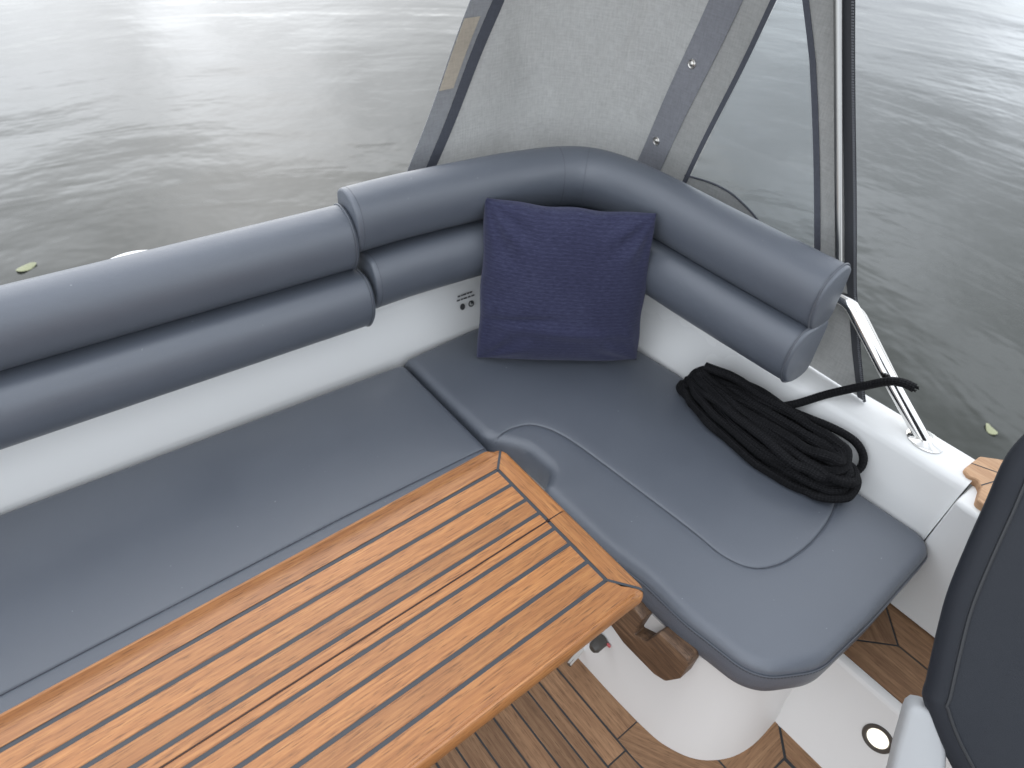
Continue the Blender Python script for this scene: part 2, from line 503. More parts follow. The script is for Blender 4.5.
# step: sloping riser, white nosing, teak tread
m = MB()
rp = fillet([(.900, -.01), (.908, .012), (.9755, .2135), (.980, .2215), (.990, .2225), (.999, .2215), (1.001, .205), (1.001, .10)], [0, .01, .01, .004, .0, .003, 0, 0], 4)
sweep(m, [(0, 0)] and [(0, 0)], [(0, 0), (1, 0)], closed_prof=False) if False else None
V = [(x, .60, z) for x, z in rp] + [(x, -1.2, z) for x, z in rp]
n = len(rp)
m.add(V, [(k, k + 1, n + k + 1, n + k) for k in range(n - 1)])
m.build('step_riser', GELWARM, boat, 45)
m = MB()
box(m, 1.0015, 1.21, -1.2, .4, .18, .2128, 1)
z0, z1 = .19, .2145
plank(m, [(1.004, -1.2), (1.110, -1.2), (1.110, -.003), (1.042, .066), (1.004, .070)], z0, z1, math.pi / 2)
plank(m, [(1.114, -1.2), (1.20, -1.2), (1.20, .088), (1.190, .072), (1.114, -.003)], z0, z1, math.pi / 2)
plank(m, [(1.112, .001), (1.188, .076), (1.20, .092), (1.20, .4), (1.004, .4), (1.004, .074), (1.044, .070)], z0, z1, math.pi / 3)
m.build('step_tread', [SOLE, CAULK], boat)

# courtesy light in the riser
lc = np.array([.9545, -.077, .145]); ln = np.array([-1, 0, .32]); ln /= np.linalg.norm(ln)
lu = np.array([0, 1., 0]); lv = np.cross(ln, lu)
def disc_profile(mb, c, nrm, u, v, prof, seg=36, mi=0):
    V = []; n = len(prof)
    for k in range(seg):
        a = 2 * math.pi * k / seg
        for r, h in prof:
            V.append(c + nrm * h + r * (math.cos(a) * u + math.sin(a) * v))
    F = []
    for k in range(seg):
        k2 = (k + 1) % seg
        for i in range(n - 1):
            F.append((k * n + i, k2 * n + i, k2 * n + i + 1, k * n + i + 1))
    if prof[-1][0] > 1e-6: F.append(tuple(k * n + n - 1 for k in range(seg)))
    mb.add(V, F, mi)
m = MB(); disc_profile(m, lc, ln, lu, lv, [(.0295, -.002), (.0295, .003), (.028, .0048), (.0225, .0045), (.0205, .0025), (.0203, .0)]); bez = m.build('courtesy_light', BEZEL, boat)
m = MB(); disc_profile(m, lc, ln, lu, lv, [(.0202, .0005), (.0202, .0022), (.015, .0034), (.008, .0040), (.002, .0042)]); m.build('lens', LENS, bez)

# notched timber bracket on the pedestal, metal pin and dark knob under the table
hy = [(.46, .235), (.386, .232), (.344, .2175), (.262, .2215), (.236, .236), (.214, .285), (.211, .338), (.216, .357), (.283, .350), (.300, .293), (.329, .277), (.322, .340), (.346, .350), (.46, .352)]
hp = fillet([hy[0]] + hy[1:] + [hy[0]], [0, .1, .02, .02, .02, .02, .01, .01, .004, .003, .003, .004, .005, 0, 0], 4)[:-1]
m = MB(); prism(m, [(.688, y, z + .002) for y, z in hp], (-.034, .0, -.0), bev=.003); m.build('notched_bracket', OLDWOOD, boat, 40)
m = MB(); tube(m, [(.672, .442, .037), (.645, .436, .039), (.612, .430, .037)], .0062, 14); m.build('latch_pin', STEEL, boat)
m = MB(); tube(m, [(.668, .398, .135), (.652, .398, .135), (.640, .397, .134), (.634, .397, .134)], .014, 18, scale=[1, 1, .95, .6]); m.build('knob', plain('dark_knob', (.05, .045, .04), .45), boat)
m = MB(); disc_profile(m, np.array([.6675, .381, .138]), np.array([-1, 0, .05]), np.array([0, 1., 0]), np.array([0, 0, 1.]), [(.0055, 0), (.0055, .002), (.001, .0024)], 16); m.build('fuel_mark', RED, boat)

# grab rail on the coaming
rail = fillet([(1.285, .60, .70), (1.287, .47, .742), (1.29, .442, .738), (1.291, .330, .648), (1.292, .196, .548)], [0, .05, .04, .3, 0], 8)
m = MB(); tube(m, resample(rail, .008), .0138, 18); rl = m.build('grab_rail', STEEL, boat)
m = MB(); disc_profile(m, np.array([1.292, .194, .5485]), np.array([0, 0, 1.]), np.array([.15, 1., 0]), np.array([-.82, .12, 0]), [(.037, 0), (.037, .002), (.034, .0036), (.018, .0048), (.015, .007)], 36); m.build('base_plate', STEEL, rl)
m = MB(); tube(m, resample(fillet([(1.318, .52, .745), (1.318, .42, .715), (1.312, .30, .622), (1.300, .210, .551)], [0, .05, .2, 0], 6), .01), .006, 12); m.build('brace_tube', STEELD, rl)

# small teak pad on the gate block
pd = fillet([(1.215, -.05), (1.215, .055), (1.255, .066), (1.268, .078), (1.262, .094), (1.272, .108), (1.335, .104), (1.385, .05), (1.39, -.15), (1.215, -.15), (1.215, -.05)], [0, .01, .01, .008, .008, .012, .01, .02, 0, 0, 0], 5)[:-1]
m = MB(); plank(m, pd, .538, .5555, math.pi / 2, bev=.002)
for q in ([(1.258, .068), (1.31, .05), (1.39, .03)], [(1.30, .106), (1.32, .06), (1.33, -.1)]):
    qq = resample(np.array(q), .01); nn = normals2(qq) * .0012
    V = [(*p, .5559) for p in qq + nn] + [(*p, .5559) for p in qq - nn]; k = len(qq)
    m.add(V, [(i, i + 1, k + i + 1, k + i) for i in range(k - 1)], 1)
m.build('teak_pad', [PADWOOD, CAULK], boat)

# printed notice on the inner panel
lm = MB()
def lab(a, b):     # a along the panel (m), b up
    p = np.array([.822, 1.1478, 0]); t = np.array([.998, -.055, 0])
    q = p + t * a; return (q[0], q[1] + .0, 0) if False else (q[0], q[1] - .0022 + .24 * max(0, b), .436 + b)
def patch(a0, a1, b0, b1):
    lm.add([lab(a0, b0), lab(a1, b0), lab(a1, b1), lab(a0, b1)], [(0, 1, 2, 3)])
x = 0.004
for k in (.010, .006, .012, .008, .009): 
    patch(x, x + k * .8, .078, .082); x += k
x = 0.0
for k in (.012, .008, .013, .010, .012):
    patch(x, x + k * .8, .068, .072); x += k
for cx_, ring in ((.014, False), (.040, True)):
    n = 20; cz = .050
    if ring:
        V = [lab(cx_ + .0085 * math.cos(2 * math.pi * i / n), cz + .0085 * math.sin(2 * math.pi * i / n)) for i in range(n)] + [lab(cx_ + .005 * math.cos(2 * math.pi * i / n), cz + .005 * math.sin(2 * math.pi * i / n)) for i in range(n)]
        lm.add(V, [(i, (i + 1) % n, n + (i + 1) % n, n + i) for i in range(n)])
        patch(cx_ - .001, cx_ + .006, cz - .001, cz + .005)
    else:
        lm.add([lab(cx_ + .0075 * math.cos(2 * math.pi * i / n), cz + .0085 * math.sin(2 * math.pi * i / n)) for i in range(n)], [tuple(range(n))])
lm.build('warning_notice', INK, boat)

# ------------------------------------------------------------------ seat cushions
def cushion(name, outline, z0, z1, seams, parent, edge=.022, crown=.006, step=.010):
    O = resample(outline, .008, True)
    if poly_area(O) < 0: O = O[::-1]
    Nn = -normals2(O, True)
    pts = [tuple(p) for p in O]; nO = len(pts)
    extra = []
    for d in (.0015, .004, .008, .013, .019, .026, .034):
        q = O - Nn * d; k = seg_dist(q, O, True); q = q[(k > d * .93) & inside(q, O)]; extra.append(q)
    for s_ in seams:
        S = resample(s_, .006); sn = normals2(S)
        for d in (0, .0016, .0034, .006, .010):
            for sg in ((1,) if d == 0 else (1, -1)): extra.append(S + sn * d * sg)
    lo, hi = O.min(0), O.max(0)
    gx, gy = np.meshgrid(np.arange(lo[0], hi[0], step), np.arange(lo[1], hi[1], step))
    G_ = np.stack([gx.ravel(), gy.ravel()], 1); G_[:, 0] += (np.round((G_[:, 1] - lo[1]) / step) % 2) * step / 2
    extra.append(G_)
    E_ = np.vstack(extra); E_ = E_[inside(E_, O)]
    E_ = E_[seg_dist(E_, O, True) > .0012]
    # thin out near-duplicates
    key = np.round(E_ / .0011).astype(int); _, ix = np.unique(key, axis=0, return_index=True); E_ = E_[np.sort(ix)]
    allp = [Vector(p) for p in pts] + [Vector(p) for p in E_]
    edges = [(i, (i + 1) % nO) for i in range(nO)]
    vs, es, fs, ov, oe, of = delaunay_2d_cdt(allp, edges, [], 1, 1e-5)
    Q = np.array([(v[0], v[1]) for v in vs])
    d = seg_dist(Q, O, True)
    r = edge
    z = np.where(d < r, z1 - r + np.sqrt(np.maximum(0, r * r - (r - np.minimum(d, r)) ** 2)), z1) + crown * (1 - np.exp(-d / .10))
    for s_ in seams:
        ds = seg_dist(Q, s_)
        z += -.0030 * np.exp(-(ds / .0020) ** 2) - .0014 * np.exp(-(ds / .011) ** 2)
    mb = MB()
    mb.add([(x, y, zz) for (x, y), zz in zip(Q, z)], [tuple(f) for f in fs], 0)
    # boxing: from the top rim down to the bottom
    rings = [(0, z1 - r), (.0025, z1 - r - .012), (.0035, (z0 + z1 - r) / 2), (.002, z0 + .012), (-.004, z0 + .002), (-.012, z0)]
    V = []
    for dd, zz in rings:
        for p, nn in zip(O, Nn): V.append((p[0] + nn[0] * dd, p[1] + nn[1] * dd, zz))
    F = []
    for k in range(len(rings) - 1):
        for i in range(nO):
            j = (i + 1) % nO
            F.append((k * nO + i, (k + 1) * nO + i, (k + 1) * nO + j, k * nO + j))
    F.append(tuple((len(rings) - 1) * nO + i for i in reversed(range(nO))))
    mb.add(V, F, 0)
    o = mb.build('cushion', LEATHER, parent, 180, weld=True)
    for s_ in seams:
        S = resample(s_, .006); S = S[inside(S, O)]; dd = seg_dist(S, O, True); S = S[dd > .006]; dd = dd[dd > .006]
        zz = np.where(dd < r, z1 - r + np.sqrt(np.maximum(0, r * r - (r - np.minimum(dd, r)) ** 2)), z1) + crown * (1 - np.exp(-dd / .10)) - .0034
        sb = MB(); tube(sb, np.c_[S, zz], .0011, 6); sb.build('seam', STITCH, parent)
    return o, O, Nn

def zseat(x, y, z): return z

cc = thing('corner_seat_cushion', 'L-shaped grey leather seat cushion with a rounded end, carrying the pillow and rope', 'seat cushion', (.9, .6, .335))
out = fillet([(.648, 1.138), (.650, .815), (.706, .735), (.710, .655), (.662, .628), (.664, .45), (.680, .36), (.680, .26), (.700, .115), (.800, .058), (.95, .054), (1.212, .060), (1.204, .21), (1.176, .70), (1.160, .85), (1.148, 1.112), (.86, 1.146), (.648, 1.138)],
             [0, .05, .05, .035, .02, .3, .3, .3, .09, .12, .5, .045, .5, 1, .5, .10, .5, 0], 8)[:-1]
pan = spline([(.658, .792), (.68, .798), (.721, .796), (.765, .772), (.795, .70), (.812, .55), (.828, .378), (.832, .300), (.855, .250), (.90, .225), (.96, .216), (1.03, .218), (1.10, .232), (1.19, .265)], 10)
o, O, Nn = cushion('corner', out, .335, .420, [pan], cc)
# double stitching just under the rim
def stitches(parent, O, Nn, sel, dz, z, name='stitching', ln=.0045, gap=.002, off=.0012):
    mb = MB(); P = resample(O, .001, False)
    P3 = np.c_[P, np.full(len(P), z)]
    i = 0; k = int(ln / .001); gp_ = int(gap / .001)
    while i + k < len(P3):
        if sel(P3[i]): tube(mb, P3[i:i + k + 1:2], .0006, 5)
        i += k + gp_
    return mb.build(name, STITCH, parent)
Oo = O + Nn * .0022
stitches(cc, Oo, Nn, lambda p: p[1] < .62 and p[0] < 1.17, 0, .420 - .022 - .004)
mb = MB(); sel = np.array([p for p in (O + Nn * .0014) if p[1] < .62 and p[0] < 1.19])
# welt line at the rim
i0 = np.argmax(np.linalg.norm(np.diff(np.vstack([sel, sel[:1]]), axis=0), axis=1)); sel = np.roll(sel, -(i0 + 1), 0)
tube(mb, np.c_[sel, np.full(len(sel), .420 - .0215)], .0016, 6); mb.build('piping', PIPING, cc)

lc_ = thing('long_seat_cushion', 'long straight grey leather seat cushion running beside the teak table', 'seat cushion', (0, .95, .335))
out = fillet([(-1.25, .745), (.600, .745), (.640, .775), (.640, 1.130), (-.25, 1.192), (-1.25, 1.25), (-1.25, .745)], [0, .03, .03, .02, .5, .02, 0], 6)[:-1]
cushion('long', out, .335, .416, [np.array([(-1.2, .822), (.3, .803), (.638, .789)])], lc_, edge=.016, step=.012)

# ------------------------------------------------------------------ backrests
upper = spline([(-.046, .738), (-.068, .748), (-.085, .775), (-.091, .812), (-.083, .846), (-.062, .866), (-.030, .873), (-.004, .862), (.002, .845), (.003, .79), (-.002, .738)], 5, True)
lower = spline([(-.052, .744), (-.088, .743), (-.108, .722), (-.115, .688), (-.107, .652), (-.085, .620), (-.052, .602), (-.012, .598), (.008, .612), (.010, .67), (.004, .738)], 5, True)

def bolster(parent, prof, path, zoff, pipes=(True, True), seams=()):
    m = MB(); P = resample(path, .012)
    L_ = len(P)
    # finer rings at the ends for the puffed caps
    fine = []
    for t in (0, .0015, .004, .008): fine.append(P[0] + (P[1] - P[0]) / np.linalg.norm(P[1] - P[0]) * t)
    fin2 = []
    for t in (.008, .004, .0015, 0): fin2.append(P[-1] + (P[-2] - P[-1]) / np.linalg.norm(P[-2] - P[-1]) * t)
    Q = np.vstack([fine, P[1:-1], fin2])
    s = np.r_[0, np.cumsum(np.linalg.norm(np.diff(Q, axis=0), axis=1))]
    zo = np.interp(s / s[-1], [0, 1], zoff)
    pr = np.array(prof)
    sweep(m, pr, Q, zo, ends=(.010, .10))
    bo = m.build('bolster', LEATHER, parent, 60)
    Nn = normals2(Q); cen = pr.mean(0)
    def ring(idx, grow):
        q = cen + (pr - cen) * (1 + grow / np.linalg.norm(pr - cen, axis=1)[:, None])
        return [(Q[idx, 0] + Nn[idx, 0] * d, Q[idx, 1] + Nn[idx, 1] * d, z + zo[idx]) for d, z in q]
    if any(pipes):
        for on, idx in zip(pipes, (3, len(Q) - 4)):
            if on:
                mp = MB(); tube(mp, ring(idx, .0008), .0023, 8, closed=True); mp.build('piping', PIPING, bo)
    if seams:
        for sv in seams:
            idx = int(np.argmin(abs(s - sv)))
            ms = MB(); tube(ms, ring(idx, -.0005), .0010, 6, closed=True); ms.build('seam', PIPING, bo)
    return bo

cb = thing('corner_back_cushion', 'grey leather backrest of two stacked rolls bending round the corner behind the pillow', 'backrest', (1.1, 1.1, .6))
bp_ = spline([(.556, 1.207), (.69, 1.200), (.87, 1.178), (.97, 1.160), (1.075, 1.128), (1.142, 1.080), (1.180, 1.004), (1.195, .89), (1.196, .69), (1.199, .52), (1.202, .435)], 8)
bpath = bp_
bolster(cb, upper, bpath, (0, 0), pipes=(False, True), seams=(.013, .525, .605))
bpath2 = bp_[1:].copy()
bolster(cb, lower, bpath2, (-.012, 0), pipes=(False, True), seams=(.013,))

lb = thing('long_back_cushion', 'long straight grey leather backrest of two stacked rolls along the port side', 'backrest', (0, 1.2, .55))
bolster(lb, upper, np.array([(-1.25, 1.312), (-.2, 1.250), (.557, 1.210)]), (-.012, -.036), pipes=(False, True))
low2 = lower.copy(); low2[:, 0] -= .012
bolster(lb, low2, np.array([(-1.25, 1.312), (-.2, 1.250), (.566, 1.212)]), (-.020, -.044), pipes=(False, True))

# ------------------------------------------------------------------ pillow
BL, BR, TR, TL = [np.array(p) for p in ((.785, 1.027, .432), (1.108, .795, .432), (1.092, .818, .828), (.846, 1.094, .812))]
n = 84
V = []; G = []; F = []
nrm = np.cross(BR - BL, TL - BL); nrm /= np.linalg.norm(nrm)
if nrm @ np.array([-1, -1, 1]) < 0: nrm = -nrm
def puff(u, v):
    a, b = 2 * u - 1, 2 * v - 1
    h = (1 - abs(a) ** 2.6) * (1 - abs(b) ** 2.6)
    return max(0, h) ** .52
for side in (1, -1):
    for i in range(n + 1):
        for j in range(n + 1):
            u, v = i / n, j / n
            a, b = 2 * u - 1, 2 * v - 1
            # pull the sides in between the corners
            uu = .5 + .5 * a * (1 - .012 * (1 - b * b)) + .005 * math.sin(b * 8 + a) * (1 - b * b) * abs(a) ** 6; vv = .5 + .5 * b * (1 - (.03 if b > 0 else .0) * (1 - a * a)) + .006 * math.sin(a * 9 + 1) * (1 - a * a) * max(0, b)
            p = (1 - uu) * (1 - vv) * BL + uu * (1 - vv) * BR + uu * vv * TR + (1 - uu) * vv * TL
            h = puff(u, v)
            wr = 0
            for (ca, cb_) in ((-1, -1), (1, -1), (1, 1), (-1, 1)):
                dx, dy = a - ca, b - cb_; rad = math.hypot(dx, dy); th = math.atan2(abs(dy), abs(dx))
                wr += .0065 * math.sin(th * 11 + 2 * ca + cb_) * math.exp(-((rad - .42) / .26) ** 2)
            edge = min(1 - abs(a), 1 - abs(b))
            wr += .007 * math.sin(a * 17 + b * 3) * math.exp(-((1 - b) / .16)) * (1 - math.exp(-edge * 30))
            wr += .007 * math.sin(b * 13 + 1.3 * a) * math.exp(-((a + 1) / .2)) * (1 - math.exp(-edge * 30))
            wr += .011 * math.exp(-((b + .28 - .14 * a) / .055) ** 2) * math.exp(-((a + .55) / .42) ** 2) * -1
            wr += .009 * math.exp(-((b + .48 + .05 * a) / .08) ** 2) * math.exp(-((a - .1) / .6) ** 2)
            hgt = (.072 if side > 0 else .05) * h + wr * (h ** .5)
            q = p + nrm * side * max(0, hgt)
            q[2] = max(q[2], .4285)
            V.append(tuple(q)); G.append((u * .4 + (3 if side < 0 else 0), v * .4, 0))
    b0 = 0 if side > 0 else (n + 1) ** 2
    for i in range(n):
        for j in range(n):
            q = (b0 + i * (n + 1) + j, b0 + (i + 1) * (n + 1) + j, b0 + (i + 1) * (n + 1) + j + 1, b0 + i * (n + 1) + j + 1)
            F.append(q if side > 0 else q[::-1])
m = MB(); m.add(V, F, 0, G)
pil = m.build('pillow', CUSH, None, 180, base=(.955, .915, .43))
bm = bmesh.new(); bm.from_mesh(pil.data); bmesh.ops.remove_doubles(bm, verts=bm.verts, dist=1e-5); bmesh.ops.recalc_face_normals(bm, faces=bm.faces); bm.to_mesh(pil.data); bm.free()
tag(pil, 'square navy blue corduroy pillow propped in the corner of the seat', 'pillow')

# ------------------------------------------------------------------ rope
rp_ = thing('coiled_rope', 'coiled black mooring rope lying on the seat with its tail over the steel rail', 'rope', (1.14, .45, .43))
A = np.array([1.120, .655]); B = np.array([1.135, .245])
ax = (B - A); Lr = np.linalg.norm(ax); ax /= Lr; ac = np.array([ax[1], -ax[0]])     # across, toward -x side or +x
if ac[0] > 0: ac = -ac                                                            # ac points toward the seat front
pts = []
NL = 16
for k in range(NL):
    w = (.078, .070, .056, .074, .040, .064, .050, .070, .018, .058, .045, .062, .030, .05, .012, .040, .022, .034, .010)[k] * .84 + random.uniform(-.004, .004)
    sh = random.uniform(-.012, .012); ex0 = random.uniform(-.016, .012) - .002 * k; ex1 = random.uniform(-.03, .03)
    zb = .437 + .0048 * k
    steps = 26
    for i in range(steps):
        t = 2 * math.pi * i / steps
        c, s = math.cos(t), math.sin(t)
        along = Lr / 2 - (Lr / 2 + (ex0 if c > 0 else ex1)) * np.sign(c) * abs(c) ** .75
        wl = w * (.50 + .50 * min(1, along / Lr * 1.3 + .2))
        across = sh * .6 + wl * np.sign(s) * abs(s) ** .8 + random.uniform(-.0035, .0035) + .006 * math.sin(along * 9 + k)
        z = zb + .010 * math.sin(t * 2 + k) + random.uniform(-.002, .002) + (i / steps) * .0048
        # away from the seat front the coil climbs the panel
        z += max(0, -across) * .38
        p = A + ax * along + ac * across
        pts.append((p[0], p[1], max(.435, z)))
coil = resample(spline(pts, 4), .006)
# clearance from the sloping panel
for q in coil:
    lim = 1.171 + (.80 - q[1]) * .06 + max(0, q[2] - .43) * .30 - .010
    if q[0] > lim: q[2] += (q[0] - lim) * .8; q[0] = lim
m = MB(); tube(m, coil, .0100, 10)
m.build('coil', ROPE, rp_, 180)
m = MB()
loop = resample(spline([(1.175, .47, .505), (1.184, .40, .515), (1.198, .335, .522), (1.206, .285, .518), (1.202, .255, .497), (1.18, .25, .478), (1.14, .28, .475)], 8), .006)
tube(m, loop, .0086, 9)
m.build('loose_loop', ROPE, rp_, 180)
tail = resample(spline([(1.14, .50, .50), (1.168, .455, .507), (1.196, .425, .522), (1.232, .385, .562), (1.252, .335, .612), (1.258, .300, .648), (1.262, .275, .660), (1.266, .254, .660)], 8), .006)
m = MB(); tube(m, tail, .0090, 10)
for k in range(7):
    a = random.uniform(0, 6.28); d = np.array([.3, -.85, -.15]) + np.random.default_rng(k).normal(0, .25, 3)
    s0 = tail[-1] + np.array([math.cos(a) * .005, 0, math.sin(a) * .005])
    tube(m, [s0, s0 + d * .003, s0 + d * .005], .0012, 5)
m.build('tail', ROPE, rp_, 180)

# ------------------------------------------------------------------ table
tb = thing('teak_table', 'folding varnished teak table with dark inlaid seams and raised long edges', 'table', (-.2, .458, 0))
ZT = .62
def table_leaf(sign):
    """sign=+1 the leaf by the long seat, -1 the leaf toward the floor"""
    m = MB()
    ys = [.59, .551, .512, .4785] if sign > 0 else [.441, .405, .3645, .324]
    yslit = .4591 if sign > 0 else .4575
    ye = .632 if sign > 0 else .272
    xin, xe, X0 = .504, .5445, -1.25
    c = .0033
    # core slab of caulking
    box(m, X0, xe - .012, min(yslit + sign * .002, ye - sign * .012), max(yslit + sign * .002, ye - sign * .012), ZT - .026, ZT - .0011, 1)
    if sign > 0: box(m, X0, xe - .0105, .4573, .4593, ZT - .02, ZT + .0002, 2)  # dark strip laid over the slit, its colour stands in for the gap's shade
    edges = [yslit] + sorted(ys, key=lambda v: abs(v - yslit))
    for a, b_ in zip(edges[:-1], edges[1:]):
        a_ = a + (c * sign if a != yslit else 0); bb = b_ - c * sign
        plank(m, [(X0, a_), (xin - c, a_), (xin - c, bb), (X0, bb)], ZT - .02, ZT, 0)
    # border: profile offset from the rim, o = distance in from the outer edge
    lip = [(.0465, ZT - .02), (.0465, ZT), (.026, ZT), (.0165, ZT - .0010), (.0115, ZT - .0006), (.0088, ZT + .0042), (.0066, ZT + .0090), (.0038, ZT + .0096), (.0012, ZT + .0066), (.0, ZT - .003), (.0, ZT - .016), (.003, ZT - .023), (.008, ZT - .027), (.0465, ZT - .027)]
    flat = [(.0465, ZT - .02), (.0465, ZT), (.030, ZT), (.019, ZT), (.014, ZT), (.0105, ZT - .0004), (.0075, ZT - .0012), (.0042, ZT - .003), (.0015, ZT - .0065), (.0, ZT - .012), (.0, ZT - .018), (.003, ZT - .024), (.008, ZT - .027), (.0465, ZT - .027)]
    lip = np.array(lip); flat = np.array(flat)
    rc_ = .020
    cx_, cy_ = xe - rc_, ye - sign * rc_
    def station(o_, s_):  pass
    def ring(kind, t):
        # outer rim point + inward direction
        if kind == 'side': p = np.array([t, ye]); d = np.array([0, -sign])
        elif kind == 'arc':
            a = math.pi / 2 * t; out = np.array([math.sin(a), sign * math.cos(a)])
            p = np.array([cx_, cy_]) + rc_ * out; d = -out
        else: p = np.array([xe, t]); d = np.array([-1., 0])
        return p, d
    def strip(stations, ang):
        V = []; G = []; k = len(lip); seed = random.random() * 50
        for kind, t, w in stations:
            p, d = ring(kind, t)
            pr = lip * w + flat * (1 - w)
            for o_, z in pr:
                yi = (ys[0] if sign > 0 else ys[-1]) + sign * c
                f = max(0, (o_ - rc_) / (.0465 - rc_)); cor = np.array([xin + c, yi])
                if kind == 'arc' and o_ > rc_:
                    q = np.array([cx_, cy_]) * (1 - f) + cor * f
                else:
                    q = p + d * o_
                    if kind == 'side': q[1] = yi if o_ > .046 else q[1]; q[0] = min(q[0], cx_ * (1 - f) + cor[0] * f)
                    if kind == 'end':
                        q[0] = cor[0] if o_ > .046 else q[0]
                        q[1] = sign * min(sign * q[1], sign * (cy_ * (1 - f) + yi * f))
                V.append((q[0], q[1], z)); G.append((q[0] * math.cos(ang) + q[1] * math.sin(ang) + seed * 3, -q[0] * math.sin(ang) + q[1] * math.cos(ang) + seed, z + seed))
        F = []
        ns = len(stations)
        for i in range(ns - 1):
            for j in range(k):
                j2 = (j + 1) % k
                f = (i * k + j, i * k + j2, (i + 1) * k + j2, (i + 1) * k + j)
                F.append(f if sign < 0 else f[::-1])
        f1 = tuple(range(k)); f2 = tuple((ns - 1) * k + j for j in range(k))
        F += [f1, f2]
        m.add(V, F, 0, G)
    side = [('side', x, 1.0) for x in np.linspace(X0, cx_ - .02, 40)] + [('side', cx_ - .014, .8), ('side', cx_ - .007, .4), ('side', cx_ - .002, .12)] + [('arc', t, 0) for t in np.linspace(0, .47, 6)]
    strip(side, 0)
    end = [('arc', t, 0) for t in np.linspace(.53, 1, 6)] + [('end', y, 0) for y in np.linspace(cy_, yslit, 14)]
    strip(end, math.pi / 2)
    # caulk strips set in the mitre
    yi = ys[0] if sign > 0 else ys[-1]
    p0 = np.array([xin, yi]); out = np.array([math.sin(math.pi / 4), sign * math.cos(math.pi / 4)]); p1 = np.array([cx_, cy_]) + rc_ * out
    dv = (p1 - p0); dv /= np.linalg.norm(dv); nv = np.array([-dv[1], dv[0]]) * .0021
    Lm = np.linalg.norm(p1 - p0)
    V = []
    hs = [(-.03, ZT + .0004), (.62, ZT + .0004), (.80, ZT + .0003), (.90, ZT - .0006), (.955, ZT - .0026), (.985, ZT - .006), (1.006, ZT - .012), (1.006, ZT - .02)]
    for f, z in hs:
        q = p0 + dv * Lm * f * 1.0
        V += [(q[0] + nv[0], q[1] + nv[1], z), (q[0] - nv[0], q[1] - nv[1], z)]
    m.add(V, [(2 * i, 2 * i + 1, 2 * i + 3, 2 * i + 2) for i in range(len(hs) - 1)], 1)
    return m.build('table_leaf', [TEAK, CAULKT, SLITSHADE], tb, 35)
table_leaf(1); table_leaf(-1)
m = MB(); tube(m, [(-.25, .458, .0), (-.25, .458, .03), (-.25, .458, .032), (-.25, .458, .594)], .035, 24, scale=[2.6, 2.6, 1, 1]); m.build('table_leg', STEEL, tb)

# ------------------------------------------------------------------ canopy
cn = thing('cockpit_canopy', 'grey canvas cockpit canopy with a clear window, slate band and zip, rising behind the backrests', 'canopy', (1.2, 1.2, .55))
SA = 1.05; RA = .25; XW = 1.30; YW = 1.27
S1 = SA + RA * math.pi / 2
def wall(s, z, off=0.0):
    """off > 0 toward the cockpit"""
    r = RA - off
    if s <= SA: return (s, YW - off, z)
    if s >= S1: return (XW - off, 1.02 - (s - S1), z)
    a = (s - SA) / RA
    return (SA + r * math.sin(a), 1.02 + r * math.cos(a), z)
def sy(y): return S1 + (1.02 - y)
def lin(p, q):    # s as a straight line in z through two (s,z)
    k = (q[0] - p[0]) / (q[1] - p[1])
    return lambda z: p[0] + k * (z - p[1])
ZB, ZTP = .551, 1.62
hemL = lin((.754, .812), (.928, 1.150)); hemR = lin((.827, .804), (1.014, 1.142)); hemM = lambda z: hemL(z) + (hemR(z) - hemL(z)) * .66
bndL = lin((1.400, .795), (1.503, 1.18)); bndR = lin((1.473, .80), (1.584, 1.198))
winL = lin((sy(.902), .82), (sy(.805), 1.214))
winR = np.array([(sy(.600), .50), (sy(.585), .72), (sy(.558), .804), (sy(.598), .898), (sy(.636), .987), (sy(.673), 1.072), (sy(.702), 1.136), (sy(.727), 1.182), (sy(.752), 1.226), (sy(.98), 1.66)])
winRf = lambda z: float(np.interp(z, winR[:, 1], winR[:, 0]))
strR = lin((sy(.518), .804), (sy(.701), 1.237))
polC = lin((sy(.494), .814), (sy(.678), 1.244))
zipL = np.array([(sy(.343), .545), (sy(.398), .64), (sy(.451), .739), (sy(.487), .80), (sy(.592), 1.042), (sy(.679), 1.241), (sy(.862), 1.66)])
zipLf = lambda z: float(np.interp(z, zipL[:, 1], zipL[:, 0]))
zipR = lambda z: zipLf(z) + float(np.interp(z, [.55, .76, .80], [.020, .022, .027]))
def fold(s, z):
    d = .010 * math.sin((s - z * .55) * 21) * math.exp(-((s - 1.22) / .16) ** 2) + .003 * math.sin(s * 9 + z * 14)
    d += .010 * math.exp(-(((s - 1.30) - .26 * (z - 1.0)) / .020) ** 2) * min(1, max(0, (z - .85) / .2))
    d -= .008 * math.exp(-(((s - 1.10) + .35 * (z - 1.0)) / .03) ** 2)
    return d
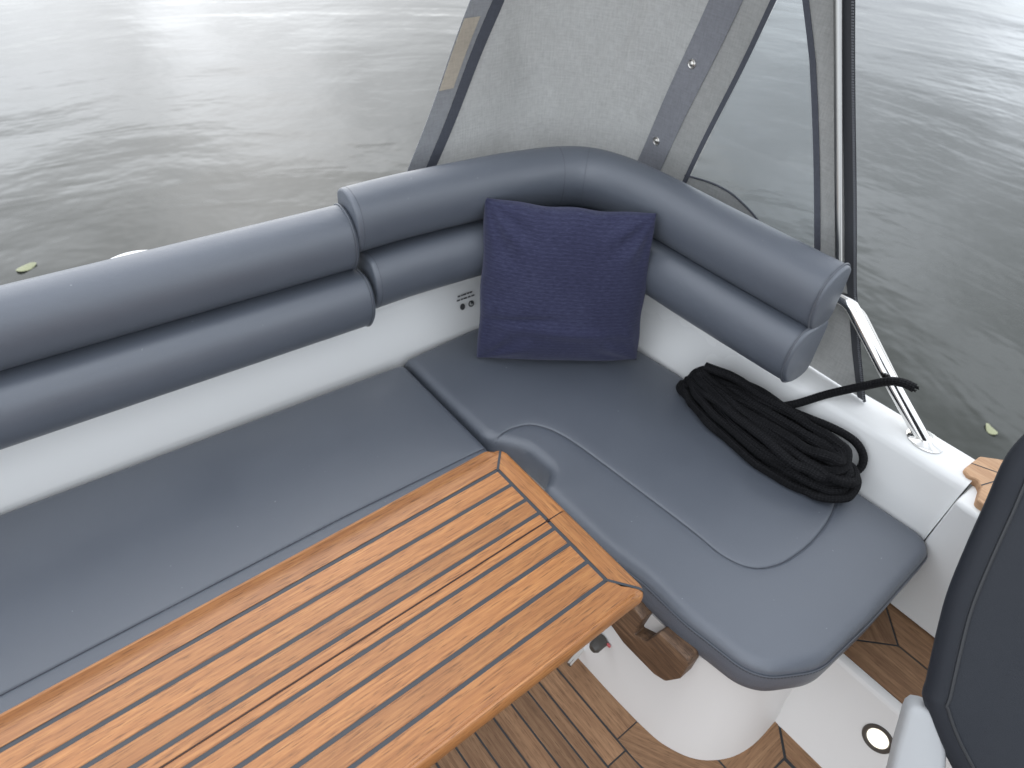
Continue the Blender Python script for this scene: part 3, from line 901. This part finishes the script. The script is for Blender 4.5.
def panel(name, fl, fr, z0, z1, mt, off, parent=cn, nz=60, ns=12, thick=.0012, fld=True, zfun=None):
    m = MB(); V = []; G = []; F = []
    for side in (0, 1):
        for i in range(nz + 1):
            for j in range(ns + 1):
                t = j / ns
                za = z0 + (z1 - z0) * i / nz
                s = fl(za) + (fr(za) - fl(za)) * t
                z = za if zfun is None else max(za, zfun(s))
                o_ = off + (fold(s, z) if fld else 0) + (thick if side == 0 else 0)
                V.append(wall(s, z, o_)); G.append((s, z, 0))
    a = (nz + 1) * (ns + 1)
    for i in range(nz):
        for j in range(ns):
            q = (i * (ns + 1) + j, i * (ns + 1) + j + 1, (i + 1) * (ns + 1) + j + 1, (i + 1) * (ns + 1) + j)
            F.append(q[::-1]); F.append(tuple(a + k for k in q))
    rim = [j for j in range(ns + 1)] + [i * (ns + 1) + ns for i in range(1, nz + 1)] + [nz * (ns + 1) + j for j in range(ns - 1, -1, -1)] + [i * (ns + 1) for i in range(nz - 1, 0, -1)]
    for k in range(len(rim)):
        p, q = rim[k], rim[(k + 1) % len(rim)]
        F.append((p, q, a + q, a + p))
    m.add(V, F, 0, G)
    return m.build(name, mt, parent, 60)
panel('canvas_panel', hemM, lambda z: bndL(z) + .01, ZB, ZTP, CANVAS, 0, ns=60)
hm = panel('hem', hemL, lambda z: hemM(z) + .002, ZB, ZTP, HEM, .002, ns=6)
panel('zip_flap', lambda z: hemL(z) + (hemR(z) - hemL(z)) * .64, hemR, ZB, ZTP, TRIM, .0042, ns=4)
panel('velcro_patch', lambda z: hemL(z) + .002, lambda z: hemL(z) + (hemR(z) - hemL(z)) * .46, .985, 1.118, VELCRO, .0048, hm, ns=6, nz=20)
bd = panel('band', bndL, bndR, ZB, ZTP, BAND, .0025, ns=8)
panel('canvas_strip', lambda z: bndR(z) - .01, lambda z: winL(z) - .008, ZB, ZTP, CANVASL, .0, ns=10)
panel('window_binding', lambda z: winL(z) - .012, winL, .80, ZTP, TRIM, .003, ns=3)
panel('window_binding', winRf, lambda z: winRf(z) + .014, .79, ZTP, TRIM, .003, ns=3)
# fabric below the window follows a rounded sill
sill = spline([(sy(.915), .822), (sy(.895), .826), (sy(.84), .834), (sy(.795), .834), (sy(.759), .827), (sy(.707), .808), (sy(.66), .775), (sy(.62), .73), (sy(.59), .66), (sy(.575), .60)], 8)
sill_f = lambda s: float(np.interp(s, sill[:, 0], sill[:, 1]))
m = MB(); V = []; F = []; G = []
SS = np.linspace(winL(.80) - .012, sy(.575), 50); nz = 10
for side in (0, 1):
    for s in SS:
        for i in range(nz + 1):
            z = .551 + (sill_f(s) - .551) * i / nz
            V.append(wall(s, z, .001 + (.0012 if side == 0 else 0))); G.append((s, z, 0))
a = len(SS) * (nz + 1)
for i in range(len(SS) - 1):
    for j in range(nz):
        q = (i * (nz + 1) + j, i * (nz + 1) + j + 1, (i + 1) * (nz + 1) + j + 1, (i + 1) * (nz + 1) + j)
        F.append(q); F.append(tuple(a + k for k in q[::-1]))
    F.append((i * (nz + 1) + nz, (i + 1) * (nz + 1) + nz, a + (i + 1) * (nz + 1) + nz, a + i * (nz + 1) + nz))
m.add(V, F, 0, G); m.build('window_sill', CANVASL, cn, 60)
m = MB(); tube(m, [wall(s, z, .003) for s, z in resample(sill, .01)], .0022, 6); m.build('sill_binding', TRIM, cn)
# clear vinyl window
panel('window', winL, winRf, ZB, ZTP, VINYL, -.001, ns=10, nz=20, thick=.0008, fld=False)
panel('canvas_strip', lambda z: winRf(z) + .010, lambda z: zipLf(z) + .004, ZB, ZTP, CANVASL, .0, ns=8)
zp = panel('zipper', zipLf, zipR, ZB, ZTP, ZIPM, .003, ns=4)
m = MB()
for z in np.arange(ZB, ZTP, .0042):
    x, y, zz = wall(zipR(z) - .0035, z, .0058 + fold(zipR(z), z)); 
    m.add([(x - .0012, y + dy, zz + dz) for dy, dz in ((-.0022, -.0011), (.0022, -.0011), (.0022, .0011), (-.0022, .0011))] + [(x + .0012, y + dy, zz + dz) for dy, dz in ((-.0022, -.0011), (.0022, -.0011), (.0022, .0011), (-.0022, .0011))],
          [(0, 1, 2, 3), (7, 6, 5, 4), (0, 4, 5, 1), (1, 5, 6, 2), (2, 6, 7, 3), (3, 7, 4, 0)])
m.build('zip_teeth', ZIPT, zp, 30)
m = MB(); tube(m, [wall(polC(z), z, .020) for z in np.linspace(.765, ZTP, 30)], .0075, 16); m.build('pole', POLE, cn)
for s, z in ((sy(1.012), .868), (sy(.959), 1.057)):
    c = np.array(wall(s - .004, z, .005)); c2 = np.array(wall(s - .004, z, .02)); nn = (c2 - c) / np.linalg.norm(c2 - c)
    u = np.cross(nn, [0, 0, 1.]); u /= np.linalg.norm(u); v = np.cross(nn, u)
    m = MB(); disc_profile(m, c, nn, u, v, [(.0098, -.002), (.0098, .0012), (.0088, .0022), (.0068, .0016), (.0062, .0012), (.0058, .0028), (.0035, .0040), (.0008, .0043)], 24); fs = m.build('snap_fastener', STEELD, bd)
# roof above the cockpit
m = MB(); V = []; F = []
nx, ny = 24, 20
for i in range(nx + 1):
    for j in range(ny + 1):
        x = .62 + (XW - .62) * i / nx; y = .30 + (YW - .30) * j / ny
        V.append((x, y, 1.62 + .10 * math.sin(math.pi * i / nx) * (1 - j / ny)))
for i in range(nx):
    for j in range(ny): F.append((i * (ny + 1) + j, (i + 1) * (ny + 1) + j, (i + 1) * (ny + 1) + j + 1, i * (ny + 1) + j + 1))
m.add(V, F, 0, [(v[0], v[1], 0) for v in V])
ROOF_ON = True
if ROOF_ON: m.build('roof_canvas', CANVAS, cn, 60)

# ------------------------------------------------------------------ helm seat (right, cropped by the frame)
hs_ = thing('helm_seat', 'charcoal upholstered helm seat with a pale plastic shell at the cockpit entrance', 'seat', (1.0, -.3, .2145))
nf = np.array([-.7557, -.2519, .6046])
ol = [(.7409, -.0592, .5756), (.7503, -.0517, .5905), (.7857, -.0227, .6468), (.8187, .0015, .6981), (.8593, .0222, .7576), (.8966, .0389, .8111), (.9331, .0552, .8636), (.9640, .0560, .9020), (1.00, .045, .955), (1.07, .0, 1.02), (1.12, -.12, 1.03), (1.12, -.33, .94), (1.03, -.47, .77), (.91, -.53, .59), (.79, -.48, .46), (.7127, -.2895, .4444), (.7239, -.130, .5248)]
ol = np.array(ol)
o0 = np.array([.86, -.07, .72])
ol = ol - np.outer((ol - o0) @ nf, nf)
olS = resample(spline(ol, 8, True), .010, True)
m = MB()
# padded back: face, rounded edge, boxing
e1 = np.array([0, 0, 1.]) - nf * nf[2]; e1 /= np.linalg.norm(e1); e2 = np.cross(nf, e1)
P2 = np.stack([(olS - o0) @ e2, (olS - o0) @ e1], 1)
if poly_area(P2) < 0: P2 = P2[::-1]
N2 = -normals2(P2, True)
P2 = P2 - N2 * .013; P2 = resample(P2, .010, True); N2 = -normals2(P2, True)
rings = [(-.024, .0), (-.012, -.004), (-.004, -.011), (0, -.022), (-.001, -.036), (-.008, -.050), (-.02, -.06)]
V = []; k = len(P2)
for d, h in rings:
    for p, nn in zip(P2, N2):
        q = p + nn * d; V.append(o0 + e2 * q[0] + e1 * q[1] + nf * h)
F = [tuple((len(rings) - 1) * k + i for i in reversed(range(k)))]
for r_ in range(len(rings) - 1):
    for i in range(k): j = (i + 1) % k; F.append((r_ * k + i, (r_ + 1) * k + i, (r_ + 1) * k + j, r_ * k + j))
m.add(V, F)
rim = P2 - N2 * .024
lo, hi = rim.min(0), rim.max(0); gx, gy = np.meshgrid(np.arange(lo[0], hi[0], .012), np.arange(lo[1], hi[1], .012)); gq = np.stack([gx.ravel(), gy.ravel()], 1)
gq = gq[inside(gq, rim)]; gq = gq[seg_dist(gq, rim, True) > .005]
cv, ce, cf, _a, _b, _c = delaunay_2d_cdt([Vector(p) for p in rim] + [Vector(p) for p in gq], [(i, (i + 1) % k) for i in range(k)], [], 1, 1e-6)
cq = np.array([(v[0], v[1]) for v in cv]); cd_ = seg_dist(cq, rim, True)
m.add([o0 + e2 * q[0] + e1 * q[1] + nf * (.006 * (1 - math.exp(-dd / .04))) for q, dd in zip(cq, cd_)], [tuple(f) for f in cf])
m.build('backrest', CHARCOAL, hs_, 180, weld=True)
m = MB(); tube(m, [o0 + e2 * q[0] + e1 * q[1] + nf * .0022 for q in P2 - N2 * .026], .0022, 6, closed=True); m.build('piping', CHARPIPE, hs_)
# pale shell under it
sh = np.array([(.7355, -.0530, .5690), (.742, -.060, .582), (.7560, -.0850, .580), (.7480, -.120, .548), (.727, -.150, .506), (.700, -.20, .45), (.66, -.30, .38), (.60, -.25, .34), (.63, -.14, .41), (.6855, -.0877, .4945), (.715, -.066, .540)])
sh = sh - np.outer((sh - o0) @ nf, nf); sh = np.array([.715, -.14, .50]) + (sh - np.array([.715, -.14, .50])) * .88
m = MB(); prism(m, resample(spline(sh, 5, True), .01, True) - nf * .012, -nf * .05, bev=.008); m.build('shell', SEATSHELL, hs_, 60)
m = MB(); tube(m, [(1.0, -.3, .2145), (1.0, -.3, .235), (1.0, -.3, .24), (.93, -.27, .46)], .04, 20, scale=[2.2, 2.2, 1, 1]); m.build('seat_post', STEELD, hs_)

# ------------------------------------------------------------------ outside
# pale fender tied outside, only its shoulder shows over the long backrest
m = MB(); fb = np.array([.185, 1.40, .243])
pr = [(.001, .0), (.03, .004), (.07, .03), (.105, .08), (.105, .40), (.099, .436), (.075, .456), (.04, .464), (.001, .466)]
disc_profile(m, fb, np.array([0, 0, 1.]), np.array([1., 0, 0]), np.array([0, 1., 0]), [(r_, h) for r_, h in pr], 32)
tag(m.build('fender', plain('white_fender', (.8, .8, .8), .4), None, 50, base=tuple(fb)), 'white fender outside the hull, its top peeping over the long backrest', 'fender')

WZ = -.5
m = MB(); S = 400
m.add([(-S, -S, WZ), (S, -S, WZ), (S, S, WZ), (-S, S, WZ)], [(0, 1, 2, 3)])
WATER, nt, b = mat('lake_water')
geo = N(nt, 'ShaderNodeNewGeometry'); pos = geo.outputs['Position']
def mp(scale, rot=0):
    q = N(nt, 'ShaderNodeMapping'); q.inputs['Scale'].default_value = scale; q.inputs['Rotation'].default_value = (0, 0, R(rot)); L(nt, pos, q.inputs[0]); return q.outputs[0]
ctr = N(nt, 'ShaderNodeVectorMath', operation='SUBTRACT'); ctr.inputs[1].default_value = (0, .8, 0); L(nt, pos, ctr.inputs[0])
flatv = N(nt, 'ShaderNodeVectorMath', operation='MULTIPLY'); flatv.inputs[1].default_value = (1, 1, 0); L(nt, ctr.outputs[0], flatv.inputs[0])
wob = noise(nt, mp((.25, .25, .25)), 1.0, 1)
rad = N(nt, 'ShaderNodeVectorMath', operation='LENGTH'); L(nt, flatv.outputs[0], rad.inputs[0])
sep = N(nt, 'ShaderNodeSeparateXYZ'); L(nt, flatv.outputs[0], sep.inputs[0])
ang = math_n(nt, 'ARCTAN2', sep.outputs[1], sep.outputs[0])
rw = math_n(nt, 'ADD', rad.outputs['Value'], math_n(nt, 'MULTIPLY', wob.outputs[0], 1.6))
def polar(kr, ka, seed):
    c = N(nt, 'ShaderNodeCombineXYZ'); L(nt, math_n(nt, 'MULTIPLY', rw, kr), c.inputs[0]); L(nt, math_n(nt, 'MULTIPLY', ang, ka), c.inputs[1]); c.inputs[2].default_value = seed
    return c.outputs[0]
w1 = noise(nt, polar(3.6, 5.5, 1.3), 1.0, 2, .5, .5)
w2 = noise(nt, polar(1.3, 3.0, 7.7), 1.0, 1, .5, .3)
w3 = noise(nt, mp((.5, .5, .5)), 1.0, 2, .5)
w4 = noise(nt, mp((5, 5, 5)), 1.0, 2, .5)
h = math_n(nt, 'ADD', math_n(nt, 'MULTIPLY', w1.outputs[0], .0065), math_n(nt, 'MULTIPLY', w2.outputs[0], .015))
h = math_n(nt, 'ADD', h, math_n(nt, 'MULTIPLY', w3.outputs[0], .045))
h = math_n(nt, 'ADD', h, math_n(nt, 'MULTIPLY', w4.outputs[0], .004))
bump(nt, b, h, 1.0, 1.0)
nb = noise(nt, mp((.3, .3, .3)), 1.0, 3)
L(nt, mixc(nt, (.026, .028, .0235), (.036, .039, .033), nb.outputs[0]), b.inputs['Base Color'])
b.inputs['Roughness'].default_value = .12; b.inputs['IOR'].default_value = 1.333
w = m.build('water', WATER); w['kind'] = 'structure'

def leaf(x, y, a, sz, label):
    mm = MB(); k = 14
    P = [(sz * math.cos(2 * math.pi * i / k), .55 * sz * math.sin(2 * math.pi * i / k) * (1 - .35 * math.cos(2 * math.pi * i / k))) for i in range(k)]
    ca, sa = math.cos(a), math.sin(a)
    V = [(x, y, WZ + .012)] + [(x + p * ca - q * sa, y + p * sa + q * ca, WZ + .006 + .004 * math.sin(i)) for i, (p, q) in enumerate(P)]
    V += [(vx, vy, vz - .002) for vx, vy, vz in V]
    F = [(0, 1 + i, 1 + (i + 1) % k) for i in range(k)] + [(k + 1, k + 2 + (i + 1) % k, k + 2 + i) for i in range(k)] + [(1 + i, k + 2 + i, k + 2 + (i + 1) % k, 1 + (i + 1) % k) for i in range(k)]
    mm.add(V, F)
    tag(mm.build('floating_leaf', LEAF, None, 60, base=(x, y, WZ)), label, 'leaf', 'yellow leaves floating on the water')
leaf(.024, 3.742, .3, .05, 'yellow leaf floating beyond the left end of the long backrest')
leaf(2.99, .2625, .9, .035, 'larger yellow leaf floating off the right edge above the helm seat')
leaf(2.75, 1.62, .2, .022, 'small yellow leaf on the water just right of the canopy zip')

# ------------------------------------------------------------------ light
W = bpy.data.worlds.new('World'); sc.world = W; W.use_nodes = True
nt = W.node_tree; bg = nt.nodes['Background']
EL, AZ = 34, 70      # sun azimuth measured as the direction it comes from, ccw from +X
sky = nt.nodes.new('ShaderNodeTexSky'); sky.sky_type = 'NISHITA'; sky.sun_disc = False
sky.sun_elevation = R(EL); sky.sun_rotation = R(90 - AZ); sky.dust_density = 1.0; sky.air_density = 1.0
tc = nt.nodes.new('ShaderNodeTexCoord')
base = mixc(nt, sky.outputs[0], (5.4, 5.65, 5.95), .88)      # thin high overcast over the clear sky
mpp = N(nt, 'ShaderNodeMapping'); mpp.inputs['Scale'].default_value = (1, 1, 2.2); L(nt, tc.outputs['Generated'], mpp.inputs[0])
cl = noise(nt, mpp.outputs[0], 2.3, 5, .55, .3)
cr = ramp(nt, [(.38, .85), (.5, 1.5), (.62, 2.3)], cl.outputs[0])
sd = (math.cos(R(EL)) * math.cos(R(AZ)), math.cos(R(EL)) * math.sin(R(AZ)), math.sin(R(EL)))
nv_ = N(nt, 'ShaderNodeVectorMath', operation='NORMALIZE'); L(nt, tc.outputs['Generated'], nv_.inputs[0])
dt = N(nt, 'ShaderNodeVectorMath', operation='DOT_PRODUCT'); L(nt, nv_.outputs[0], dt.inputs[0]); dt.inputs[1].default_value = sd
glow = math_n(nt, 'POWER', math_n(nt, 'MAXIMUM', dt.outputs['Value'], 0), 4.0)
gk = math_n(nt, 'ADD', math_n(nt, 'MULTIPLY', glow, .40), 1.0)
skyc = mixc(nt, base, cr.outputs[0], 1.0, 'MULTIPLY')
L(nt, mixc(nt, skyc, gk, 1.0, 'MULTIPLY'), bg.inputs[0]); bg.inputs[1].default_value = .15
sun = bpy.data.lights.new('sun', 'SUN'); sun.energy = .5; sun.angle = R(70); sun.color = (1, .97, .93)
so = link(bpy.data.objects.new('sun', sun))
d = Vector((math.cos(R(EL)) * math.cos(R(AZ)), math.cos(R(EL)) * math.sin(R(AZ)), math.sin(R(EL))))
so.rotation_euler = d.to_track_quat('Z', 'Y').to_euler()

# ------------------------------------------------------------------ camera
cam = bpy.data.cameras.new('camera'); co = link(bpy.data.objects.new('camera', cam)); sc.camera = co
cam.sensor_width = 36; cam.lens = 690 / 1024 * 36; cam.clip_start = .02; cam.clip_end = 2000
RM = Matrix(((.7811, .3852, -.4913), (-.6217, .5517, -.5559), (.0569, .7397, .6705)))
co.matrix_world = Matrix.Translation((0, 0, 1.52)) @ RM.to_quaternion().to_matrix().to_4x4()
cam.dof.use_dof = True; cam.dof.focus_distance = 1.15; cam.dof.aperture_fstop = 5.0

sc.render.engine = 'CYCLES'
sc.cycles.use_denoising = True
sc.cycles.max_bounces = 8
sc.view_settings.view_transform = 'Standard'; sc.view_settings.look = 'None'
sc.view_settings.gamma = 1; sc.view_settings.use_curve_mapping = False
sc.view_settings.exposure = 0.50
